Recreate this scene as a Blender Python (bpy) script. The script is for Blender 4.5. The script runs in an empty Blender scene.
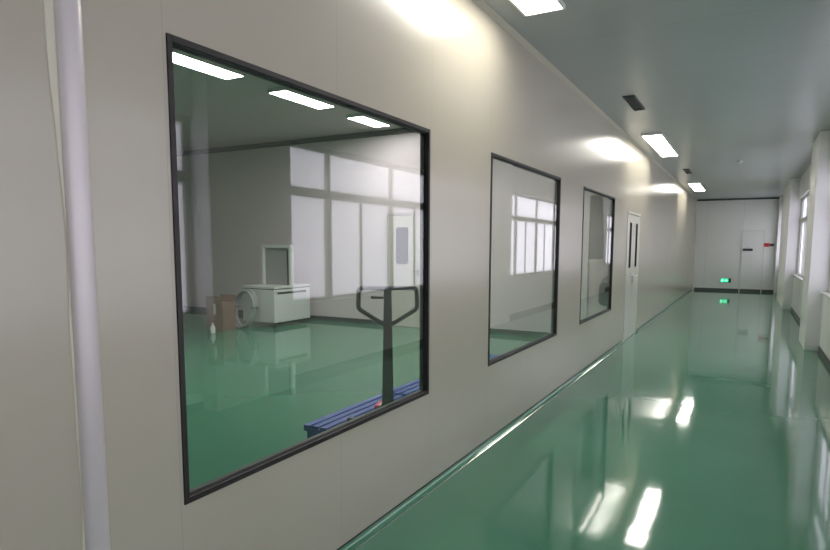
import bpy, bmesh, math, random
from mathutils import Vector, Matrix
random.seed(4)
S = bpy.context.scene
COL = S.collection
PI = math.pi

# ------------------------------------------------------------------ dimensions (metres)
XL = -1.722          # corridor face of the left wall
TH = 0.05            # left wall thickness
XR = 1.00            # right wall (sill) face
XP = 0.81            # face of the right wall's piers
YE = 24.0            # end wall
YN = -6.5            # wall behind the camera
CE = 3.231           # corridor ceiling
RC = 3.75            # workroom ceiling
RX = -13.2           # workroom's outer wall
RY = 10.0            # workroom's far wall
RN = -2.0            # workroom's near wall
WB, WT = 0.625, 2.249
WINS = [(1.407, 3.289), (4.279, 6.178), (7.162, 9.029)]
DD = (10.12, 11.38)  # double door in the left wall
BANKS = [(-2.82, 3.91), (5.02, 10.71), (11.82, 17.51), (21.3, 23.75)]  # last bank kept short, put there to brighten the far end
SILL, TRANSOM, HEAD = 0.87, 2.17, 2.72

# ------------------------------------------------------------------ materials
def newmat(name):
    m = bpy.data.materials.new(name); m.use_nodes = True
    nt = m.node_tree
    return m, nt, nt.nodes['Principled BSDF']

def mat(name, col, rough=0.5, metal=0.0, vary=0.06, scale=6.0, spec=0.5, bump=0.0, bscale=40.0, coat=0.0, rvary=0.0):
    m, nt, b = newmat(name)
    b.inputs['Roughness'].default_value = rough
    b.inputs['Metallic'].default_value = metal
    b.inputs['Specular IOR Level'].default_value = spec
    b.inputs['Coat Weight'].default_value = coat
    b.inputs['Coat Roughness'].default_value = 0.06
    tc = nt.nodes.new('ShaderNodeTexCoord')
    nz = nt.nodes.new('ShaderNodeTexNoise'); nz.inputs['Scale'].default_value = scale; nz.inputs['Detail'].default_value = 4
    nt.links.new(tc.outputs['Object'], nz.inputs['Vector'])
    mx = nt.nodes.new('ShaderNodeMix'); mx.data_type = 'RGBA'
    mx.inputs[6].default_value = (*[c * (1 - vary) for c in col], 1)
    mx.inputs[7].default_value = (*[min(1, c * (1 + vary)) for c in col], 1)
    nt.links.new(nz.outputs['Fac'], mx.inputs[0]); nt.links.new(mx.outputs[2], b.inputs['Base Color'])
    if rvary:
        mr = nt.nodes.new('ShaderNodeMapRange')
        mr.inputs['To Min'].default_value = rough - rvary; mr.inputs['To Max'].default_value = rough + rvary
        nt.links.new(nz.outputs['Fac'], mr.inputs['Value']); nt.links.new(mr.outputs[0], b.inputs['Roughness'])
    if bump:
        n2 = nt.nodes.new('ShaderNodeTexNoise'); n2.inputs['Scale'].default_value = bscale
        nt.links.new(tc.outputs['Object'], n2.inputs['Vector'])
        bp = nt.nodes.new('ShaderNodeBump'); bp.inputs['Strength'].default_value = bump; bp.inputs['Distance'].default_value = 0.01
        nt.links.new(n2.outputs['Fac'], bp.inputs['Height']); nt.links.new(bp.outputs[0], b.inputs['Normal'])
    return m

def panel_mat(name, col, rough, axis, pitch, offset, spec=0.5, seam=0.55, width=0.004, wav=0.0):
    """painted steel sandwich panels with thin joints every `pitch` metres along an axis"""
    m, nt, b = newmat(name)
    b.inputs['Roughness'].default_value = rough
    b.inputs['Specular IOR Level'].default_value = spec
    N, L = nt.nodes.new, nt.links.new
    tc = N('ShaderNodeTexCoord'); sp = N('ShaderNodeSeparateXYZ'); L(tc.outputs['Object'], sp.inputs[0])
    def math_(op, a, v):
        n = N('ShaderNodeMath'); n.operation = op
        L(a, n.inputs[0]); n.inputs[1].default_value = v; return n.outputs[0]
    t = math_('SUBTRACT', sp.outputs[axis], offset)
    t = math_('DIVIDE', t, pitch); t = math_('FRACT', t, 0)
    t = math_('LESS_THAN', t, width / pitch)
    nz = N('ShaderNodeTexNoise'); nz.inputs['Scale'].default_value = 1.3; nz.inputs['Detail'].default_value = 3
    L(tc.outputs['Object'], nz.inputs['Vector'])
    mx = N('ShaderNodeMix'); mx.data_type = 'RGBA'
    mx.inputs[6].default_value = (*[c * .97 for c in col], 1); mx.inputs[7].default_value = (*[c * 1.03 for c in col], 1)
    L(nz.outputs['Fac'], mx.inputs[0])
    m2 = N('ShaderNodeMix'); m2.data_type = 'RGBA'
    L(t, m2.inputs[0]); L(mx.outputs[2], m2.inputs[6]); m2.inputs[7].default_value = (*[c * seam for c in col], 1)
    L(m2.outputs[2], b.inputs['Base Color'])
    if wav:
        n2 = N('ShaderNodeTexNoise'); n2.inputs['Scale'].default_value = 2.2; n2.inputs['Detail'].default_value = 1
        L(tc.outputs['Object'], n2.inputs['Vector'])
        bp = N('ShaderNodeBump'); bp.inputs['Strength'].default_value = wav; bp.inputs['Distance'].default_value = 0.02
        L(n2.outputs['Fac'], bp.inputs['Height']); L(bp.outputs[0], b.inputs['Normal'])
    return m

def glass_mat(name, tint=(1, 1, 1), k=1.0, base=0.085):
    """flat architectural glass: transmission plus a mirror part that grows at grazing angles"""
    m = bpy.data.materials.new(name); m.use_nodes = True
    nt = m.node_tree; nt.nodes.clear(); N, L = nt.nodes.new, nt.links.new
    out = N('ShaderNodeOutputMaterial'); mix = N('ShaderNodeMixShader')
    tr = N('ShaderNodeBsdfTransparent'); tr.inputs[0].default_value = (*tint, 1)
    gl = N('ShaderNodeBsdfGlossy'); gl.inputs['Roughness'].default_value = 0.004
    gl.inputs['Color'].default_value = (1, 1, 1, 1)
    lw = N('ShaderNodeLayerWeight'); lw.inputs['Blend'].default_value = 0.5
    p = N('ShaderNodeMath'); p.operation = 'POWER'; p.inputs[1].default_value = 5.0
    L(lw.outputs['Facing'], p.inputs[0])
    mr = N('ShaderNodeMapRange'); mr.inputs['To Min'].default_value = base; mr.inputs['To Max'].default_value = k
    L(p.outputs[0], mr.inputs['Value'])
    L(mr.outputs[0], mix.inputs[0]); L(tr.outputs[0], mix.inputs[1]); L(gl.outputs[0], mix.inputs[2])
    L(mix.outputs[0], out.inputs['Surface'])
    return m

def frost_mat(name, col):
    """window glass with a white frosted film: daylight comes through it scattered"""
    m = bpy.data.materials.new(name); m.use_nodes = True
    nt = m.node_tree; nt.nodes.clear(); N, L = nt.nodes.new, nt.links.new
    out = N('ShaderNodeOutputMaterial'); mix = N('ShaderNodeMixShader')
    tr = N('ShaderNodeBsdfTranslucent'); tr.inputs[0].default_value = (*col, 1)
    gl = N('ShaderNodeBsdfGlossy'); gl.inputs['Roughness'].default_value = 0.02
    fr = N('ShaderNodeLayerWeight'); fr.inputs['Blend'].default_value = 0.5
    p = N('ShaderNodeMath'); p.operation = 'POWER'; p.inputs[1].default_value = 5.0
    L(fr.outputs['Facing'], p.inputs[0])
    mr = N('ShaderNodeMapRange'); mr.inputs['To Min'].default_value = 0.04; mr.inputs['To Max'].default_value = 0.7
    L(p.outputs[0], mr.inputs['Value'])
    L(mr.outputs[0], mix.inputs[0]); L(tr.outputs[0], mix.inputs[1]); L(gl.outputs[0], mix.inputs[2])
    L(mix.outputs[0], out.inputs['Surface'])
    return m

def emit_mat(name, col, strength):
    m = bpy.data.materials.new(name); m.use_nodes = True
    nt = m.node_tree; b = nt.nodes['Principled BSDF']
    b.inputs['Base Color'].default_value = (*[c * .8 for c in col], 1)
    b.inputs['Emission Color'].default_value = (*col, 1); b.inputs['Emission Strength'].default_value = strength
    return m

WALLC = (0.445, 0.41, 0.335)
M = dict(
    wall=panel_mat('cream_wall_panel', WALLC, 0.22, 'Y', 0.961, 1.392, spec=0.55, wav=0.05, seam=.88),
    wallr=panel_mat('white_wall_panel', (0.86, 0.84, 0.86), 0.30, 'Y', 1.15, 0.3, seam=.85),
    wallend=panel_mat('end_wall_panel', (0.76, 0.77, 0.745), 0.30, 'X', 1.15, -0.215),
    room=panel_mat('workroom_wall_panel', (0.64, 0.59, 0.585), 0.35, 'X', 1.15, 0.2, seam=.85),
    ceil=panel_mat('grey_ceiling_panel', (0.335, 0.36, 0.36), 0.24, 'Y', 1.15, 0.5, spec=0.6, seam=0.7, wav=0.03),
    rceil=panel_mat('workroom_ceiling_panel', (0.64, 0.56, 0.555), 0.30, 'Y', 1.15, 0.4, seam=.8),
    alu=mat('satin_aluminium', (0.60, 0.55, 0.56), 0.38, 0.25, 0.03),
    cove=mat('aluminium_cove', (0.60, 0.63, 0.60), 0.16, 0.9, 0.03),
    film=mat('cream_film', (0.60, 0.58, 0.47), 0.5),
    black=mat('black_anodised', (0.016, 0.012, 0.012), 0.55),
    gasket=mat('black_rubber', (0.015, 0.015, 0.015), 0.6),
    white=mat('white_paint', (0.66, 0.67, 0.65), 0.28, vary=.03),
    wframe=mat('grey_white_frame', (0.50, 0.50, 0.49), 0.35, vary=.03),
    door=mat('door_white', (0.58, 0.565, 0.50), 0.22, vary=.02),
    enddoor=mat('end_door_white', (0.73, 0.74, 0.715), 0.3, vary=.02),
    truck=mat('truck_grey_steel', (0.085, 0.092, 0.088), 0.45, 0.2),
    steel=mat('brushed_steel', (0.5, 0.5, 0.5), 0.3, 1.0),
    darkmetal=mat('dark_grey_steel', (0.055, 0.062, 0.058), 0.42, 0.3),
    rubber=mat('tyre_rubber', (0.03, 0.03, 0.03), 0.7),
    blue=mat('blue_plastic', (0.04, 0.08, 0.34), 0.40, vary=.12),
    pink=mat('pink_carton', (0.75, 0.10, 0.16), 0.5),
    red=mat('red_plastic', (0.62, 0.04, 0.06), 0.35),
    skirt=mat('dark_skirting', (0.06, 0.065, 0.065), 0.35),
    card=mat('brown_cardboard', (0.20, 0.135, 0.10), 0.8, vary=.1),
    machine=mat('machine_white', (0.62, 0.65, 0.62), 0.3, vary=.03),
    greypanel=mat('grey_screen', (0.33, 0.34, 0.33), 0.4),
    hose=mat('grey_hose', (0.34, 0.36, 0.35), 0.45),
    blackfab=mat('black_mesh_fabric', (0.02, 0.022, 0.028), 0.85, bump=.2, bscale=300),
    cloth=mat('white_cloth', (0.72, 0.71, 0.74), 0.9, bump=.15, bscale=60),
    darkglass=mat('dark_glass', (0.06, 0.07, 0.075), 0.06, vary=.1, scale=2.0),
    lamp=emit_mat('lamp_diffuser', (1.0, 0.965, 0.88), 22.0),
    rlamp=emit_mat('workroom_lamp_diffuser', (1.0, 0.97, 0.97), 46.0),
    green=emit_mat('green_sign_light', (0.02, 0.75, 0.33), 1.3),
    signmark=emit_mat('white_sign_mark', (0.8, 1.0, 0.9), 1.2),
    glass=glass_mat('clear_window_glass', (0.90, 0.905, 0.90), 0.9, 0.068),
    oglass=frost_mat('frosted_window_glass', (0.92, 0.91, 0.95)),
)

def floor_mat():
    m, nt, b = newmat('green_epoxy_floor'); N, L = nt.nodes.new, nt.links.new
    tc = N('ShaderNodeTexCoord')
    nz = N('ShaderNodeTexNoise'); nz.inputs['Scale'].default_value = 0.8; nz.inputs['Detail'].default_value = 5
    L(tc.outputs['Object'], nz.inputs['Vector'])
    cr = N('ShaderNodeValToRGB')
    cr.color_ramp.elements[0].color = (0.070, 0.225, 0.135, 1); cr.color_ramp.elements[1].color = (0.085, 0.255, 0.155, 1)
    cr.color_ramp.elements[0].position = .3; cr.color_ramp.elements[1].position = .7
    L(nz.outputs['Fac'], cr.inputs[0]); L(cr.outputs[0], b.inputs['Base Color'])
    b.inputs['Roughness'].default_value = 0.06
    b.inputs['Specular IOR Level'].default_value = 0.9
    n2 = N('ShaderNodeTexNoise'); n2.inputs['Scale'].default_value = 3.0; n2.inputs['Detail'].default_value = 2
    L(tc.outputs['Object'], n2.inputs['Vector'])
    bp = N('ShaderNodeBump'); bp.inputs['Strength'].default_value = 0.06; bp.inputs['Distance'].default_value = 0.02
    L(n2.outputs['Fac'], bp.inputs['Height']); L(bp.outputs[0], b.inputs['Normal'])
    return m
M['floor'] = floor_mat()

# ------------------------------------------------------------------ mesh helpers
class MB:
    def __init__(s): s.bm = bmesh.new()
    def box(s, x0, x1, y0, y1, z0, z1, bev=0.0, mtx=None, seg=2):
        r = bmesh.ops.create_cube(s.bm, size=1.0); vs = r['verts']
        c = Vector(((x0 + x1) / 2, (y0 + y1) / 2, (z0 + z1) / 2)); d = Vector((abs(x1 - x0), abs(y1 - y0), abs(z1 - z0)))
        for v in vs: v.co = Vector((v.co.x * d.x, v.co.y * d.y, v.co.z * d.z)) + c
        if bev:
            es = list({e for v in vs for e in v.link_edges})
            rb = bmesh.ops.bevel(s.bm, geom=es, offset=bev, segments=seg, affect='EDGES', profile=.5)
            vs = list({v for f in rb['faces'] for v in f.verts} | {v for v in vs if v.is_valid})
        if mtx is not None:
            for v in vs: v.co = mtx @ v.co
        return s
    def tube(s, pts, r, n=12, closed=False, caps=True):
        pts = [Vector(p) for p in pts]; k = len(pts); rings = []
        rr = r if isinstance(r, (list, tuple)) else [r] * k
        up = None
        for i, p in enumerate(pts):
            if closed: t = (pts[(i + 1) % k] - pts[i - 1]).normalized()
            else: t = (pts[min(i + 1, k - 1)] - pts[max(i - 1, 0)]).normalized()
            if up is None:
                a = Vector((0, 0, 1)) if abs(t.z) < .9 else Vector((1, 0, 0)); up = (a - t * a.dot(t)).normalized()
            else: up = (up - t * up.dot(t)).normalized()
            w = t.cross(up)
            rings.append([s.bm.verts.new(p + (up * math.cos(2 * PI * j / n) + w * math.sin(2 * PI * j / n)) * rr[i]) for j in range(n)])
        m = k if closed else k - 1
        for i in range(m):
            a, b = rings[i], rings[(i + 1) % k]
            for j in range(n): s.bm.faces.new((a[j], a[(j + 1) % n], b[(j + 1) % n], b[j]))
        if caps and not closed:
            s.bm.faces.new(rings[0][::-1]); s.bm.faces.new(rings[-1])
        return s
    def prism(s, prof, axis, a0, a1):
        """closed 2-D profile swept straight along an axis ('y': profile is x,z; 'z': profile is x,y; 'x': y,z)"""
        def P(u, v, t): return {'y': (u, t, v), 'z': (u, v, t), 'x': (t, u, v)}[axis]
        A = [s.bm.verts.new(P(u, v, a0)) for u, v in prof]; B = [s.bm.verts.new(P(u, v, a1)) for u, v in prof]
        n = len(prof)
        for i in range(n): s.bm.faces.new((A[i], A[(i + 1) % n], B[(i + 1) % n], B[i]))
        s.bm.faces.new(A[::-1]); s.bm.faces.new(B); return s
    def lathe(s, prof, c=(0, 0, 0), n=28, axis='z'):
        rings = []
        for r, h in prof:
            ring = []
            for j in range(n):
                a = 2 * PI * j / n; p = (r * math.cos(a), r * math.sin(a), h)
                if axis == 'x': p = (p[2], p[0], p[1])
                if axis == 'y': p = (p[0], p[2], p[1])
                ring.append(s.bm.verts.new(Vector(p) + Vector(c)))
            rings.append(ring)
        for i in range(len(rings) - 1):
            for j in range(n): s.bm.faces.new((rings[i][j], rings[i][(j + 1) % n], rings[i + 1][(j + 1) % n], rings[i + 1][j]))
        s.bm.faces.new(rings[0][::-1]); s.bm.faces.new(rings[-1]); return s
    def xf(s, m):
        for v in s.bm.verts: v.co = m @ v.co
        return s
    def build(s, name, material, parent=None, smooth=False):
        bmesh.ops.recalc_face_normals(s.bm, faces=s.bm.faces[:])
        me = bpy.data.meshes.new(name); s.bm.to_mesh(me); s.bm.free()
        me.materials.append(material)
        if smooth:
            for p in me.polygons: p.use_smooth = True
            try: me.set_sharp_from_angle(angle=math.radians(40))
            except Exception: pass
        o = bpy.data.objects.new(name, me); COL.objects.link(o)
        if parent is not None: o.parent = parent
        return o

def struct(o, label=None):
    o['kind'] = 'structure'
    o['label'] = label; o['category'] = o.name.split('_')[0].split('.')[0]
    return o
def empty(name, loc, rz=0.0):
    o = bpy.data.objects.new(name, None); o.location = loc; o.rotation_euler = (0, 0, rz)
    o.empty_display_size = .1; COL.objects.link(o); return o
def tag(o, label, cat, group=None):
    o['label'] = label; o['category'] = cat
    if group: o['group'] = group
    return o
def thing(name, loc, label, cat, group=None, rz=0.0): return tag(empty(name, loc, rz), label, cat, group)
def copy_tree(o, parent=None):
    c = o.copy(); COL.objects.link(c)
    if parent is not None: c.parent = parent
    for ch in list(o.children): copy_tree(ch, c)
    return c

# ================================================================== THE SETTING
struct(MB().box(RX - .2, XR + .25, YN - .2, YE + .2, -0.12, 0).build('floor', M['floor']), 'glossy green epoxy floor')
struct(MB().box(XL - TH, XR + .25, YN - .2, YE + .2, CE, CE + .1).build('ceiling', M['ceil']), 'grey corridor ceiling of smooth glossy panels')
struct(MB().box(RX - .2, XL - TH, RN - .15, RY + .1, RC, RC + .1).build('ceiling_workroom', M['rceil']), 'grey ceiling of the room behind the windows')

# left wall: panels around three windows and the double door
w = MB(); x0, x1 = XL - TH, XL
cuts = [(a, b, WB, WT) for a, b in WINS] + [(DD[0], DD[1], 0.0, 2.12)]
y = YN
for a, b, z0, z1 in cuts:
    w.box(x0, x1, y, a, 0, CE)
    if z0 > 0: w.box(x0, x1, a, b, 0, z0)
    w.box(x0, x1, a, b, z1, CE); y = b
w.box(x0, x1, y, YE, 0, CE)
w.box(x0, x1, RN, RY + .1, CE, RC)
bmesh.ops.remove_doubles(w.bm, verts=w.bm.verts[:], dist=1e-5)
struct(w.build('wall_left', M['wall']), 'cream panelled corridor wall with the framed windows')

# right wall: low sill wall, head beam, piers
w = MB()
w.box(XR, XR + .22, YN, YE, 0, SILL); w.box(XR, XR + .22, YN, YE, HEAD, CE)
edges = [YN] + [v for b in BANKS for v in b] + [YE]
for i in range(0, len(edges), 2):
    w.box(XP, XR + .22, edges[i], edges[i + 1], 0, CE, bev=.008)
struct(w.build('wall_right', M['wallr']), 'pale outer wall with piers between the window banks')
struct(MB().box(XL, XR + .22, YE, YE + .15, 0, CE).build('wall_far', M['wallend']), 'white wall closing the far end of the corridor')
struct(MB().box(XL - TH, XR + .22, YN - .15, YN, 0, CE).build('wall_near', M['wallend']), 'white wall behind the viewer')
struct(MB().box(RX, XL - TH, RY, RY + .1, 0, RC).build('wall_workroom_far', M['room']), 'grey far wall of the room behind the windows')
struct(MB().box(RX - .15, RX, RN - .1, RY + .1, 0, RC).build('wall_workroom_outer', M['room']), 'grey outer wall of the room behind the windows')
struct(MB().box(RX, XL - TH, RN - .1, RN, 0, RC).build('wall_workroom_near', M['room']), 'grey near wall of the room behind the windows')

# coves / skirtings
def cove_prof(x, s, r=.035, n=8):
    """concave quarter-round fillet between a wall at x and the floor; s=+1 opens towards +x"""
    p = [(x, 0), (x, r)]
    p += [(x + s * (r - r * math.cos(t)), r - r * math.sin(t)) for t in [PI / 2 * k / n for k in range(1, n + 1)]]
    return p
w = MB()
for ya, yb in ((YN, DD[0] - .05), (DD[1] + .05, YE)): w.prism(cove_prof(XL, 1), 'y', ya, yb)
bb = struct(w.build('baseboard_left', M['floor'], smooth=True), 'slim green cove along the foot of the cream wall')
w = MB()
for ya, yb in ((YN, DD[0] - .05), (DD[1] + .05, YE)): w.box(XL, XL + .004, ya, yb, .035, .042)
w.build('top_seal', M['gasket'], bb)
w = MB()
for ya, yb in ((YN, DD[0] - .05), (DD[1] + .05, YE)): w.prism([(XL + .034, 0), (XL + .034, .003), (XL + .038, .005), (XL + .042, .003), (XL + .042, 0)], 'y', ya, yb)
w.build('edge_strip', M['cove'], bb)['label'] = 'thin pale metal edge strip'
struct(MB().box(XL + .05, XR, YE - .015, YE, 0, .085).build('baseboard_far', M['skirt']), 'dark skirting along the end wall')
w = MB()
for i in range(len(BANKS)): w.box(XR - .012, XR, BANKS[i][0], BANKS[i][1], 0, .08)
struct(w.build('baseboard_right', M['skirt']), 'dark skirting under the window banks')
struct(MB().box(RX, XL - TH, RY - .015, RY, 0, .09).build('baseboard_workroom', M['skirt']), 'dark skirting along the grey workroom wall')
w = MB()
w.prism([(XL, CE - .035), (XL, CE), (XL + .035, CE)], 'y', YN, YE)
struct(w.build('trim_1', M['wall']), 'slim cream cornice where wall and ceiling meet')
struct(MB().prism([(YE - .03, CE - .05), (YE, CE - .05), (YE, CE), (YE - .03, CE)], 'x', XL, XR).build('trim_2', M['skirt']), 'dark line where the end wall meets the ceiling')
struct(MB().box(RX, XL - TH, RY - .04, RY, RC - .10, RC).build('trim_3', M['skirt']), 'dark line where the grey workroom wall meets its ceiling')

# half-round aluminium profile on the left wall
pr = []
for k in range(13):
    t = PI * k / 12; pr.append((XL + .030 * math.sin(t), 1.075 - .040 * math.cos(t)))
tr = struct(MB().prism(pr, 'z', .0, CE).build('trim_4', M['alu'], smooth=True), 'rounded aluminium cover strip running up the wall')
w = MB(); n = 40                                           # wavy edged sealing film beside it
L_, R_ = [], []
for k in range(n + 1):
    z = .02 + (CE - .04) * k / n
    e = min(1.030, max(.985, .985 + .045 * (2.6 - z) / .9)) + .003 * math.sin(z * 9.1) + .002 * math.sin(z * 17 + 1)
    L_.append((w.bm.verts.new((XL + .0005, e, z)), w.bm.verts.new((XL + .004, e + .002, z))))
    R_.append((w.bm.verts.new((XL + .0005, 1.037, z)), w.bm.verts.new((XL + .004, 1.037, z))))
for k in range(n):
    f = w.bm.faces.new
    f((L_[k][1], R_[k][1], R_[k + 1][1], L_[k + 1][1])); f((L_[k][0], L_[k][1], L_[k + 1][1], L_[k + 1][0]))
    f((R_[k][1], R_[k][0], R_[k + 1][0], R_[k + 1][1]))
fl = w.build('sealing_film', M['film'], tr); fl['label'] = 'cream film with a wavy edge'

# ---- windows 1..3 in the left wall
wl = ['large black-framed window nearest the viewer, pallet truck handle behind it',
      'middle black-framed window, plain grey wall behind it', 'third black-framed window, black bag and white cloth behind it']
for i, (a, b) in enumerate(WINS):
    e = empty('window_%d' % (i + 1), (XL, a, WB)); struct(e, wl[i])
    f = .022; x0, x1 = XL - TH - .004 - XL, .006; W, Hh = b - a, WT - WB
    w = MB()
    w.box(x0, x1, 0, f, 0, Hh, .002); w.box(x0, x1, W - f, W, 0, Hh, .002)
    w.box(x0, x1, f, W - f, 0, f, .002); w.box(x0, x1, f, W - f, Hh - f, Hh, .002)
    w.build('frame', M['black'], e)
    MB().box(-.018, -.012, f - .006, W - f + .006, f - .006, Hh - f + .006).build('pane', M['glass'], e)
    w = MB(); g = .004
    for xa, xb in ((-.012, -.007), (-.025, -.018)):
        w.box(xa, xb, f, f + g, f, Hh - f); w.box(xa, xb, W - f - g, W - f, f, Hh - f)
        w.box(xa, xb, f + g, W - f - g, f, f + g); w.box(xa, xb, f + g, W - f - g, Hh - f - g, Hh - f)
    w.build('gasket', M['gasket'], e)

# ---- outer window banks in the right wall
ol = ['window bank beside the viewer', 'second window bank, before the pale pier', 'window bank beyond the pale pier', 'short window bank put next to the end wall to brighten it']
for i, (a, b) in enumerate(BANKS):
    e = empty('window_%d' % (i + 4), (XR, a, SILL)); struct(e, ol[i])
    W, Hh = b - a, HEAD - SILL; x0, x1 = .06, .13; t = TRANSOM - SILL
    w = MB()
    w.box(x0, x1, 0, .06, 0, Hh, .003); w.box(x0, x1, W - .06, W, 0, Hh, .003)
    w.box(x0, x1, .06, W - .06, 0, .06, .003); w.box(x0, x1, .06, W - .06, Hh - .06, Hh, .003)
    w.box(x0 - .01, x1 + .01, .06, W - .06, t - .05, t + .05, .003)
    ms = [.98 + 1.48 * k for k in range(int(W / 1.48) + 1)] if W > 3 else [W / 2 - .37, W / 2 + .37]
    ms = [m_ for m_ in ms if m_ < W - .2]
    for m_ in ms:
        w.box(x0 - .005, x1, m_ - .05, m_ + .05, .06, t - .05, .003); w.box(x0 - .005, x1, m_ - .035, m_ + .035, t + .05, Hh - .06, .003)
    w.build('frame', M['wframe'], e)
    s_ = MB()                                             # meeting stiles of the sliding sashes
    for m_ in ms[:-1]: s_.box(x0 + .02, x1 - .005, m_ + .71, m_ + .76, .06, t - .05, .003)
    s_.build('sash', M['wframe'], e)
    p = MB(); p.box(.092, .098, .05, W - .05, .05, Hh - .05)
    p.build('pane', M['oglass'], e)
    MB().box(-.03, .06, 0, W, -.002, .022, .004).build('window_sill', M['white'], e)

# ---- door 1: double door in the left wall
e = empty('door_1', (XL, DD[0], 0)); struct(e, 'closed white double door with two narrow dark vision panels')
W = DD[1] - DD[0]
w = MB(); w.box(-.105, .008, 0, .035, 0, 2.12, .002); w.box(-.105, .008, W - .035, W, 0, 2.12, .002); w.box(-.105, .008, .035, W - .035, 2.085, 2.12, .002)
w.build('door_frame', M['door'], e)
lw = (W - .07) / 2
for k in range(2):
    ya = .035 + k * lw + .002; yb = ya + lw - .004; yc = (.23 if k == 0 else 1.02) - .0 if False else (ya + yb) / 2
    vz0, vz1, vw = 1.20, 1.95, .085
    w = MB()
    w.box(-.05, 0, ya, yc - vw, .006, 2.083); w.box(-.05, 0, yc + vw, yb, .006, 2.083)
    w.box(-.05, 0, yc - vw, yc + vw, .006, vz0); w.box(-.05, 0, yc - vw, yc + vw, vz1, 2.083)
    bmesh.ops.remove_doubles(w.bm, verts=w.bm.verts[:], dist=1e-5)
    leaf = w.build('door_leaf', M['door'], e)
    w = MB(); w.box(-.035, -.012, yc - vw, yc + vw, vz0, vz1); w.build('vision_panel', M['darkglass'], leaf)
    w = MB(); t = .012
    w.box(-.012, .004, yc - vw, yc - vw + t, vz0, vz1); w.box(-.012, .004, yc + vw - t, yc + vw, vz0, vz1)
    w.box(-.012, .004, yc - vw + t, yc + vw - t, vz0, vz0 + t); w.box(-.012, .004, yc - vw + t, yc + vw - t, vz1 - t, vz1)
    w.build('vision_frame', M['black'], leaf)
    yh = yb - .07 if k == 0 else ya + .07
    w = MB(); s = -1 if k == 0 else 1
    w.box(0, .008, yh - .02, yh + .02, .95, 1.12, .002)
    w.tube([(.006, yh, 1.06), (.045, yh, 1.06), (.05, yh + s * .02, 1.06), (.05, yh + s * .11, 1.06)], .009, 10)
    w.build('door_handle', M['steel'], leaf, True)

# ---- door 2: single door with vision panel in the workroom's far wall
e = empty('door_2', (-6.13, RY, 0)); struct(e, 'white workroom door with a tall rounded dark vision panel')
w = MB(); w.box(-.06, 0, -.045, .0, 0, 2.2, .003); w.box(.76, .82, -.045, 0, 0, 2.2, .003); w.box(0, .76, -.045, 0, 2.14, 2.2, .003)
w.build('door_frame', M['alu'], e)
leaf = MB().box(.004, .756, -.035, -.001, .006, 2.137, .002).build('door_leaf', M['door'], e)
def rrect(w_, h_, r, n=6):
    o = []
    for cx, cz, a0 in ((w_ / 2 - r, h_ / 2 - r, 0), (-w_ / 2 + r, h_ / 2 - r, 90), (-w_ / 2 + r, -h_ / 2 + r, 180), (w_ / 2 - r, -h_ / 2 + r, 270)):
        for k in range(n + 1):
            a = math.radians(a0 + 90 * k / n); o.append((cx + r * math.cos(a), cz + r * math.sin(a)))
    return o
w = MB()
def ypr(w, prof, cx, cz, ya, yb): w.prism([(cx + u, cz + v) for u, v in prof], 'y', ya, yb)
ypr(w, rrect(.27, .70, .05), .33, 1.56, -.040, -.034); w.build('vision_panel', M['darkglass'], leaf)
w = MB(); w.box(.66, .70, -.043, -.034, .98, 1.16, .002)
w.tube([(.68, -.04, 1.10), (.68, -.085, 1.10), (.66, -.09, 1.10), (.56, -.09, 1.10)], .009, 10); w.build('door_handle', M['steel'], leaf, True)

# ---- door 3: flush door in the end wall
e = empty('door_3', (-.215, YE, 0)); struct(e, 'flush white door in the end wall with a dark handle')
w = MB(); w.box(-.03, 0, -.02, 0, 0, 2.13, .002); w.box(.64, .67, -.02, 0, 0, 2.13, .002); w.box(0, .64, -.02, 0, 2.10, 2.13, .002)
w.build('door_frame', M['white'], e)
leaf = MB().box(.003, .637, -.016, -.001, .006, 2.098, .002).build('door_leaf', M['enddoor'], e)
w = MB(); w.box(.03, .33, -.05, -.016, 1.42, 1.50, .008); w.box(.05, .10, -.06, -.05, 1.43, 1.49, .004)
w.build('door_latch', M['darkmetal'], leaf)
MB().box(.003, .637, -.019, -.016, .008, .085).build('kick_plate', M['skirt'], leaf)

# ================================================================== LIGHTS
def ceiling_light(name, W, Lg, z, ym, label, group, emat, loc, drop=.03):
    t = thing(name, loc, label, 'ceiling light', group)
    w = MB(); f = .018
    w.box(-W / 2, -W / 2 + f, -Lg / 2, Lg / 2, -drop, 0, .002); w.box(W / 2 - f, W / 2, -Lg / 2, Lg / 2, -drop, 0, .002)
    w.box(-W / 2 + f, W / 2 - f, -Lg / 2, -Lg / 2 + f, -drop, 0, .002); w.box(-W / 2 + f, W / 2 - f, Lg / 2 - f, Lg / 2, -drop, 0, .002)
    w.box(-W / 2 + f, W / 2 - f, -Lg / 2 + f, Lg / 2 - f, -.008, 0)
    w.build('housing', M['white'], t)
    MB().box(-W / 2 + f, W / 2 - f, -Lg / 2 + f, Lg / 2 - f, -drop + .003, -drop + .009).build('diffuser', emat, t)
    return t
L0 = ceiling_light('ceiling_light', .30, 1.19, 0, 0, 'white ceiling light at the top edge, closest of those in view', 'corridor ceiling lights', M['lamp'], (-1.36, 3.76, CE))
spec = [(11.53, 'middle ceiling light over the double door, farther half of its pair'),
        (10.31, 'middle ceiling light before the double door, nearer half of its pair'),
        (19.35, 'farthest ceiling light, farther half of the pair by the end wall'),
        (18.13, 'far ceiling light, nearer half of the pair by the end wall'),
        (-4.06, 'unseen ceiling light added for brightness behind the viewer, nearer half of its pair'),  # this pair is out of view, added to raise the brightness
        (-5.28, 'unseen ceiling light added for brightness behind the viewer, farther half of its pair')]
for yy, lab in spec:
    c = copy_tree(L0); c.location = (-1.36, yy, CE); c['label'] = lab
R0 = ceiling_light('batten_light', .34, 1.16, 0, 0, 'strip light at the upper left of the large window', 'workroom strip lights', M['rlamp'], (-5.90, 5.30, RC), .055)
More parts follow.
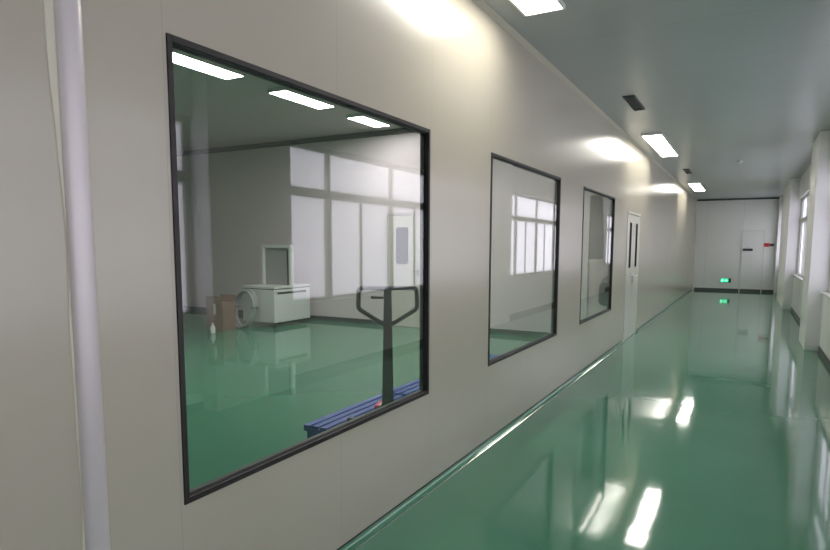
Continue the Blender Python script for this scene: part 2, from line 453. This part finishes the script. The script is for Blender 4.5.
for yy, sc, lab in ((7.22, 1.0, 'middle one of three strip lights seen through the large window'), (9.0, .78, 'strip light seen through the large window, closest to the grey far wall'),
                (3.3, 1.0, 'unseen strip light added for brightness to the workroom row, above the large window')):  # last one is out of view, added to lift the room's brightness
    c = copy_tree(R0); c.location = (-5.90, yy, RC); c.scale = (1, sc, 1); c['label'] = lab

for yy, lab in ((7.9, 'unseen strip light added for brightness behind the wall, above the third window'), (4.3, 'unseen strip light added for brightness behind the wall, above the middle window')):  # unseen second row, added to light the near side of the workroom
    c = copy_tree(R0); c.location = (-3.0, yy, RC); c['label'] = lab
# ceiling vents
V0 = thing('ceiling_vent', (-1.27, 7.6, CE), 'dark slatted ceiling vent before the middle ceiling lights', 'vent', 'slatted ceiling vents')
w = MB(); a, b, f = .065, .38, .014
w.box(-a, -a + f, -b, b, -.014, 0, .002); w.box(a - f, a, -b, b, -.014, 0, .002); w.box(-a + f, a - f, -b, -b + f, -.014, 0, .002); w.box(-a + f, a - f, b - f, b, -.014, 0, .002)
w.build('vent_frame', M['darkmetal'], V0)
MB().box(-a + f, a - f, -b + f, b - f, -.003, 0).build('backing', M['gasket'], V0)
for k in range(5):
    xx = -.040 + .020 * k
    MB().box(-.008, .008, -b + f, b - f, -.001, .001, mtx=Matrix.Translation((xx, 0, -.0085)) @ Matrix.Rotation(.55, 4, 'Y')).build('slat', M['darkmetal'], V0)
c = copy_tree(V0); c.location = (-1.29, 14.85, CE); c['label'] = 'dark slatted ceiling vent before the farthest ceiling lights'

# smoke detector
t = thing('smoke_detector', (-.25, 13.6, CE), 'small round smoke detector on the ceiling', 'smoke detector')
MB().lathe([(.055, 0), (.055, -.012), (.052, -.016)], n=24).build('base', M['white'], t, True)
MB().lathe([(.048, -.016), (.046, -.03), (.034, -.042), (.012, -.046)], n=24).build('sensor_cover', M['wframe'], t, True)

# exit sign low on the end wall
t = thing('exit_sign', (-.67, YE, .30), 'glowing green emergency sign low on the end wall', 'sign')
MB().box(-.17, .17, -.03, 0, 0, .15, .004).build('housing', M['darkmetal'], t)
MB().box(-.158, .09, -.034, -.028, .012, .138, .002).build('lit_face', M['green'], t)
w = MB()                                                   # running figure and arrow
w.lathe([(.012, -.036), (.012, -.033)], (-.10, 0, .112), 12, 'y')
for p in ([(-.103, .098), (-.112, .062)], [(-.112, .062), (-.088, .050), (-.094, .026)], [(-.112, .062), (-.128, .044), (-.145, .040)], [(-.104, .094), (-.082, .080), (-.068, .088)], [(-.106, .094), (-.128, .086), (-.134, .068)],
          [(-.04, .075), (.05, .075)], [(.025, .095), (.05, .075), (.025, .055)]):
    w.tube([(u, -.0345, v) for u, v in p], .006, 6)
w.build('pictogram', M['signmark'], t)

# fire alarm box right of the end door
t = thing('alarm_box', (.545, YE, 1.56), 'small red alarm box on the end wall, right of the flush door', 'alarm')
MB().box(-.10, .06, -.05, 0, 0, .13, .006).build('housing', M['red'], t)
MB().lathe([(.032, -.05), (.032, -.058), (.024, -.062)], (-.02, 0, .065), 20, 'y').build('push_button', M['darkmetal'], t, True)
MB().box(.06, .20, -.045, 0, .02, .11, .005).build('switch_plate', M['darkmetal'], t)

# ================================================================== THE WORKROOM
# hand pallet truck: forks along the wall, tow handle turned towards the glass
TX, TY = -2.17, 3.53
t = thing('pallet_truck', (TX, TY, 0), 'dark grey hand pallet truck with its loop handle up behind the large window', 'pallet truck')
for s in (-1, 1):
    w = MB(); w.box(s * .19 - .075, s * .19 + .075, -1.28, -.12, .062, .095, .008)
    w.prism([(-1.28, .062), (-1.28, .095), (-1.40, .070), (-1.40, .062)], 'x', s * .19 - .06, s * .19 + .06)
    fk = w.build('fork', M['truck'], t)
    MB().lathe([(.034, -.04), (.036, -.036), (.036, .036), (.034, .04)], (s * .19, -1.12, .037), 20, 'x').build('load_roller', M['rubber'], fk, True)
w = MB(); w.box(-.265, .265, -.13, -.09, .06, .34, .01); w.box(-.13, .13, -.10, -.03, .20, .36, .01)
w.build('fork_carriage', M['truck'], t)
w = MB(); w.lathe([(.075, .13), (.075, .28), (.05, .30), (.05, .44), (.03, .46)], (0, 0, 0), 24); w.box(-.10, .10, -.035, .035, .13, .17, .006)
w.build('pump', M['truck'], t, True)
for s in (-1, 1):
    wh = MB().lathe([(.06, -.025), (.085, -.022), (.085, .022), (.06, .025)], (s * .055, 0, .0855), 28, 'x').build('steer_wheel', M['rubber'], t, True)
    MB().lathe([(.03, -.028), (.03, .028)], (s * .055, 0, .0855), 16, 'x').build('hub', M['steel'], wh, True)
hd = bpy.data.objects.new('tow_handle', None); COL.objects.link(hd); hd.parent = t; hd.rotation_euler = (0, 0, math.radians(31))
hm = MB()
def taper(w_, z0, z1, a0, a1, d0, d1):
    v = [w_.bm.verts.new((sx * a, sy * d, z)) for z, a, d in ((z0, a0, d0), (z1, a1, d1)) for sx, sy in ((-1, -1), (1, -1), (1, 1), (-1, 1))]
    for i in range(4): w_.bm.faces.new((v[i], v[(i + 1) % 4], v[4 + (i + 1) % 4], v[4 + i]))
    w_.bm.faces.new(v[3::-1]); w_.bm.faces.new(v[4:])
taper(hm, .40, .90, .042, .032, .03, .022); taper(hm, .90, 1.255, .032, .026, .022, .02)
bpy.data.objects.remove(hd)
shaft = hm.build('tow_bar', M['truck'], t); shaft.rotation_euler = (0, 0, math.radians(31))
def fillet(pts, r, n=5):
    out = []
    k = len(pts)
    for i in range(k):
        p = Vector(pts[i]); a = (Vector(pts[i - 1]) - p).normalized(); b = (Vector(pts[(i + 1) % k]) - p).normalized()
        q0, q1 = p + a * r, p + b * r
        for j in range(n + 1):
            u = j / n; out.append(q0 * (1 - u) ** 2 + p * 2 * u * (1 - u) + q1 * u * u)
    return out
lp = [(-.20, 0, 1.262), (.20, 0, 1.262), (.205, 0, 1.12), (.03, 0, 1.01), (-.03, 0, 1.01), (-.205, 0, 1.12)]
w = MB().tube(fillet(lp, .028), .0155, 12, True); w.build('loop_grip', M['truck'], shaft, True)
w = MB(); w.tube([(-.03, -.012, 1.195), (-.085, -.02, 1.197), (-.115, -.02, 1.20)], [.008, .009, .011], 10); w.build('release_lever', M['truck'], shaft, True)

# blue plastic pallets along the wall
def make_pallet(loc, label):
    t = thing('plastic_pallet', loc, label, 'pallet', 'blue plastic pallets along the wall')
    w = MB(); Wd, Ln = .56, 1.18
    for k in range(7):
        xx = -Wd / 2 + .04 + k * .08; w.box(xx - .031, xx + .031, -Ln / 2, Ln / 2, .125, .15, .004)
    for yy in (-Ln / 2 + .03, -.2, .2, Ln / 2 - .03): w.box(-Wd / 2 + .01, Wd / 2 - .01, yy - .03, yy + .03, .10, .127, .003)
    w.build('deck', M['blue'], t)
    for yy in (-Ln / 2 + .07, 0, Ln / 2 - .07):
        w = MB(); w.box(-Wd / 2 + .01, Wd / 2 - .01, yy - .05, yy + .05, 0, .022, .003)
        for xx in (-Wd / 2 + .07, 0, Wd / 2 - .07): w.box(xx - .05, xx + .05, yy - .045, yy + .045, .02, .102, .006)
        w.build('runner', M['blue'], t)
    return t
P0 = make_pallet((-2.73, 4.20, 0), 'blue plastic pallet beside the pallet truck behind the large window')
for yy, lab in ((5.44, 'blue plastic pallet behind the wall between the large and middle windows'), (6.68, 'blue plastic pallet behind the lower corner of the middle window')):
    c = copy_tree(P0); c.location = (-2.73, yy, 0); c['label'] = lab
t = thing('small_carton', (-2.70, 4.30, .15), 'small pink carton on the blue pallet', 'carton', rz=.3)
MB().box(-.05, .05, -.08, .08, 0, .05, .003).build('carton_body', M['pink'], t)
MB().box(-.012, .012, -.0805, .0805, .048, .0515).build('packing_tape', M['film'], t)

# white machine with an upright frame
t = thing('machine_cabinet', (-8.2, 9.12, 0), 'white machine cabinet with an upright white frame at the far wall', 'machine')
MB().box(-.41, .41, -.53, .53, .09, .72, .012).build('cabinet_body', M['machine'], t)
MB().box(-.40, .40, -.52, .52, .72, .735).build('lid_gap', M['gasket'], t)
MB().box(-.42, .42, -.54, .54, .735, .78, .008).build('lid', M['machine'], t)
MB().box(.409, .414, -.44, .40, .63, .67).build('slot', M['gasket'], t)
for sx in (-1, 1):
    for sy in (-1, 1): MB().lathe([(.035, 0), (.035, .02), (.018, .03), (.018, .095)], (sx * .34, sy * .45, 0), 16).build('foot', M['darkmetal'], t, True)
w = MB(); a, b, zt = -.36, .41, 1.57
w.box(a, a + .055, -.05, .04, .78, zt, .006); w.box(b - .055, b, -.05, .04, .78, zt, .006); w.box(a + .055, b - .055, -.05, .04, zt - .06, zt, .006)
fr = w.build('upright_frame', M['machine'], t)
MB().box(a + .055, b - .055, .02, .03, .78, zt - .06).build('back_panel', M['greypanel'], fr)
MB().box(b - .10, b - .056, -.045, .02, .79, zt - .11, .004).build('inner_shade', M['gasket'], fr)  # dark strip standing in for the shade inside the frame
# coil of hose hanging on the cabinet
t = thing('hose_coil', (-8.34, 8.50, 0), 'grey hose coil leaning against the white machine cabinet', 'hose')
w = MB(); pts = []
for k in range(150):
    a = 2 * PI * k / 30; q = 1 + .05 * math.sin(k * .37); zz = .365 + .335 * q * math.sin(a)
    pts.append((.25 * q * math.cos(a), -.115 - .03 * (k / 30) + .15 * zz + .003 * math.sin(k), max(.016, zz)))
w.tube(pts, .015, 8); w.build('coil', M['hose'], t, True)
for sx in (-1, 1):
    c = Vector((sx * .24, -.115 - .06 + .055, .39))
    MB().tube([c + Vector((.035 * math.cos(q), .09 * math.sin(q), 0)) for q in [2 * PI * j / 16 for j in range(16)]], .007, 8, True).build('tie_strap', M['gasket'], t, True)

# brown carton and white bottle
t = thing('cardboard_box', (-8.48, 7.92, 0), 'brown cardboard box on the green floor left of the white machine', 'box', rz=.2)
w = MB(); w.box(-.17, .17, -.2, .2, 0, .50, .004); w.build('box_body', M['card'], t)
for s in (-1, 1):
    MB().box(-.17, .17, 0, .14, -.002, .002, mtx=Matrix.Translation((0, s * .2, .502)) @ Matrix.Rotation(0 if s < 0 else PI, 4, 'Z') @ Matrix.Rotation(1.7, 4, 'X')).build('flap', M['card'], t)
MB().box(-.025, .025, -.2012, .2012, .30, .5015).build('packing_tape', M['film'], t)
t = thing('white_bottle', (-8.28, 7.52, 0), 'small white bottle on the floor in front of the brown box', 'bottle')
MB().lathe([(.04, 0), (.045, .01), (.045, .11), (.02, .14), (.02, .155)], n=20).build('bottle_body', M['white'], t, True)
MB().lathe([(.023, .155), (.023, .18), (.018, .184)], n=16).build('cap', M['wframe'], t, True)

# dark glazed wall panel, white blind, office chair behind window 3
e = empty('window_8', (-2.385, RY, 0)); struct(e, 'dark window with a pale frame in the grey wall behind the third window')
w = MB(); z0, z1, xw = 1.35, 2.37, .37
w.box(0, .10, -.04, 0, .3, z1 + .05, .003); w.box(xw - .03, xw, -.04, 0, z0, z1 + .05, .003); w.box(.10, xw - .03, -.04, 0, z0 - .06, z0, .003); w.box(.10, xw - .03, -.04, 0, z1, z1 + .05, .003)
w.build('frame', M['white'], e)
MB().box(.095, xw - .025, -.025, -.005, z0 - .005, z1 + .005).build('pane', M['darkglass'], e)
w = MB(); nx, nz_ = 24, 12                                   # hanging white cloth with soft folds
g = [[None] * (nz_ + 1) for _ in range(nx + 1)]
def sheet(off):
    return [[w.bm.verts.new((.125 * i / nx * (1 + .35 * k / nz_), off + .014 * math.sin(i * 1.1) * (.4 + .6 * k / nz_), -1.02 * k / nz_)) for k in range(nz_ + 1)] for i in range(nx + 1)]
A, B = sheet(0), sheet(.004)
for i in range(nx):
    for k in range(nz_):
        w.bm.faces.new((A[i][k], A[i + 1][k], A[i + 1][k + 1], A[i][k + 1])); w.bm.faces.new((B[i][k], B[i][k + 1], B[i + 1][k + 1], B[i + 1][k]))
cl = w.build('hanging_cloth', M['cloth'], smooth=True); cl.location = (-2.075, RY - .075, 2.33); cl.rotation_euler = (0, math.radians(-3), 0)
tag(cl, 'white cloth hanging beside the dark window behind the third window', 'cloth')
w = MB(); w.tube([(-.02, .004, 0), (.16, .004, 0)], .009, 10); w.tube([(-.01, .004, 0), (-.01, .07, 0)], .006, 8); w.tube([(.15, .004, 0), (.15, .07, 0)], .006, 8)
r_ = w.build('rail', M['alu'], cl, True); 
t = thing('black_bag', (-1.985, RY, .98), 'black bag hanging on the grey wall behind the third window', 'bag')
w = MB(); pr = rrect(.21, .37, .08, 8); n = len(pr); rows = []
for yy, sc in ((-.012, .86), (-.03, .97), (-.075, 1), (-.115, .93), (-.14, .72), (-.148, .40)):
    rows.append([w.bm.verts.new((u * sc * (1 - .25 * v), yy, -.19 + v * sc)) for u, v in pr])
for r in range(len(rows) - 1):
    for j in range(n): w.bm.faces.new((rows[r][j], rows[r][(j + 1) % n], rows[r + 1][(j + 1) % n], rows[r + 1][j]))
w.bm.faces.new(rows[0][::-1]); w.bm.faces.new(rows[-1]); w.build('bag_body', M['blackfab'], t, True)
MB().tube([(-.06, -.06, -.02), (-.04, -.05, .05), (0, -.045, .075), (.04, -.05, .05), (.06, -.06, -.02)], .010, 10).build('carry_strap', M['gasket'], t, True)
w = MB(); w.box(-.015, .015, -.008, 0, .03, .11, .002); w.tube([(0, -.006, .06), (0, -.045, .055), (0, -.06, .07), (0, -.058, .09)], .005, 8)
w.build('hook', M['steel'], t, True)

# ================================================================== WORLD, CAMERA
wd = bpy.data.worlds.new('overcast_sky'); S.world = wd; wd.use_nodes = True
nt = wd.node_tree; bg = nt.nodes['Background']
bg.inputs[0].default_value = (0.95, 0.94, 0.975, 1); bg.inputs[1].default_value = 3.3

cam = bpy.data.cameras.new('camera'); co = bpy.data.objects.new('camera', cam); COL.objects.link(co)
cam.sensor_width = 36; cam.lens = 600 / 830 * 36; cam.shift_y = (310.09 - 275) / 830
cam.clip_start = .02
yaw, pitch, roll = .5055, .1060, .0026
F = Vector((-math.sin(yaw) * math.cos(pitch), math.cos(yaw) * math.cos(pitch), -math.sin(pitch)))
Rr = Vector((math.cos(yaw), math.sin(yaw), 0)); U = Rr.cross(F)
r = math.cos(roll) * Rr + math.sin(roll) * U; u = math.cos(roll) * U - math.sin(roll) * Rr
co.matrix_world = Matrix(((r.x, u.x, -F.x, 0), (r.y, u.y, -F.y, 0), (r.z, u.z, -F.z, 1.55), (0, 0, 0, 1)))
S.camera = co
S.view_settings.view_transform = 'Standard'; S.view_settings.look = 'None'
S.view_settings.exposure = 0.0; S.view_settings.gamma = 1.0; S.view_settings.use_curve_mapping = False
S.cycles.use_denoising = True
S.cycles.max_bounces = 14; S.cycles.diffuse_bounces = 6; S.cycles.glossy_bounces = 8; S.cycles.transparent_max_bounces = 16
S.cycles.caustics_reflective = False
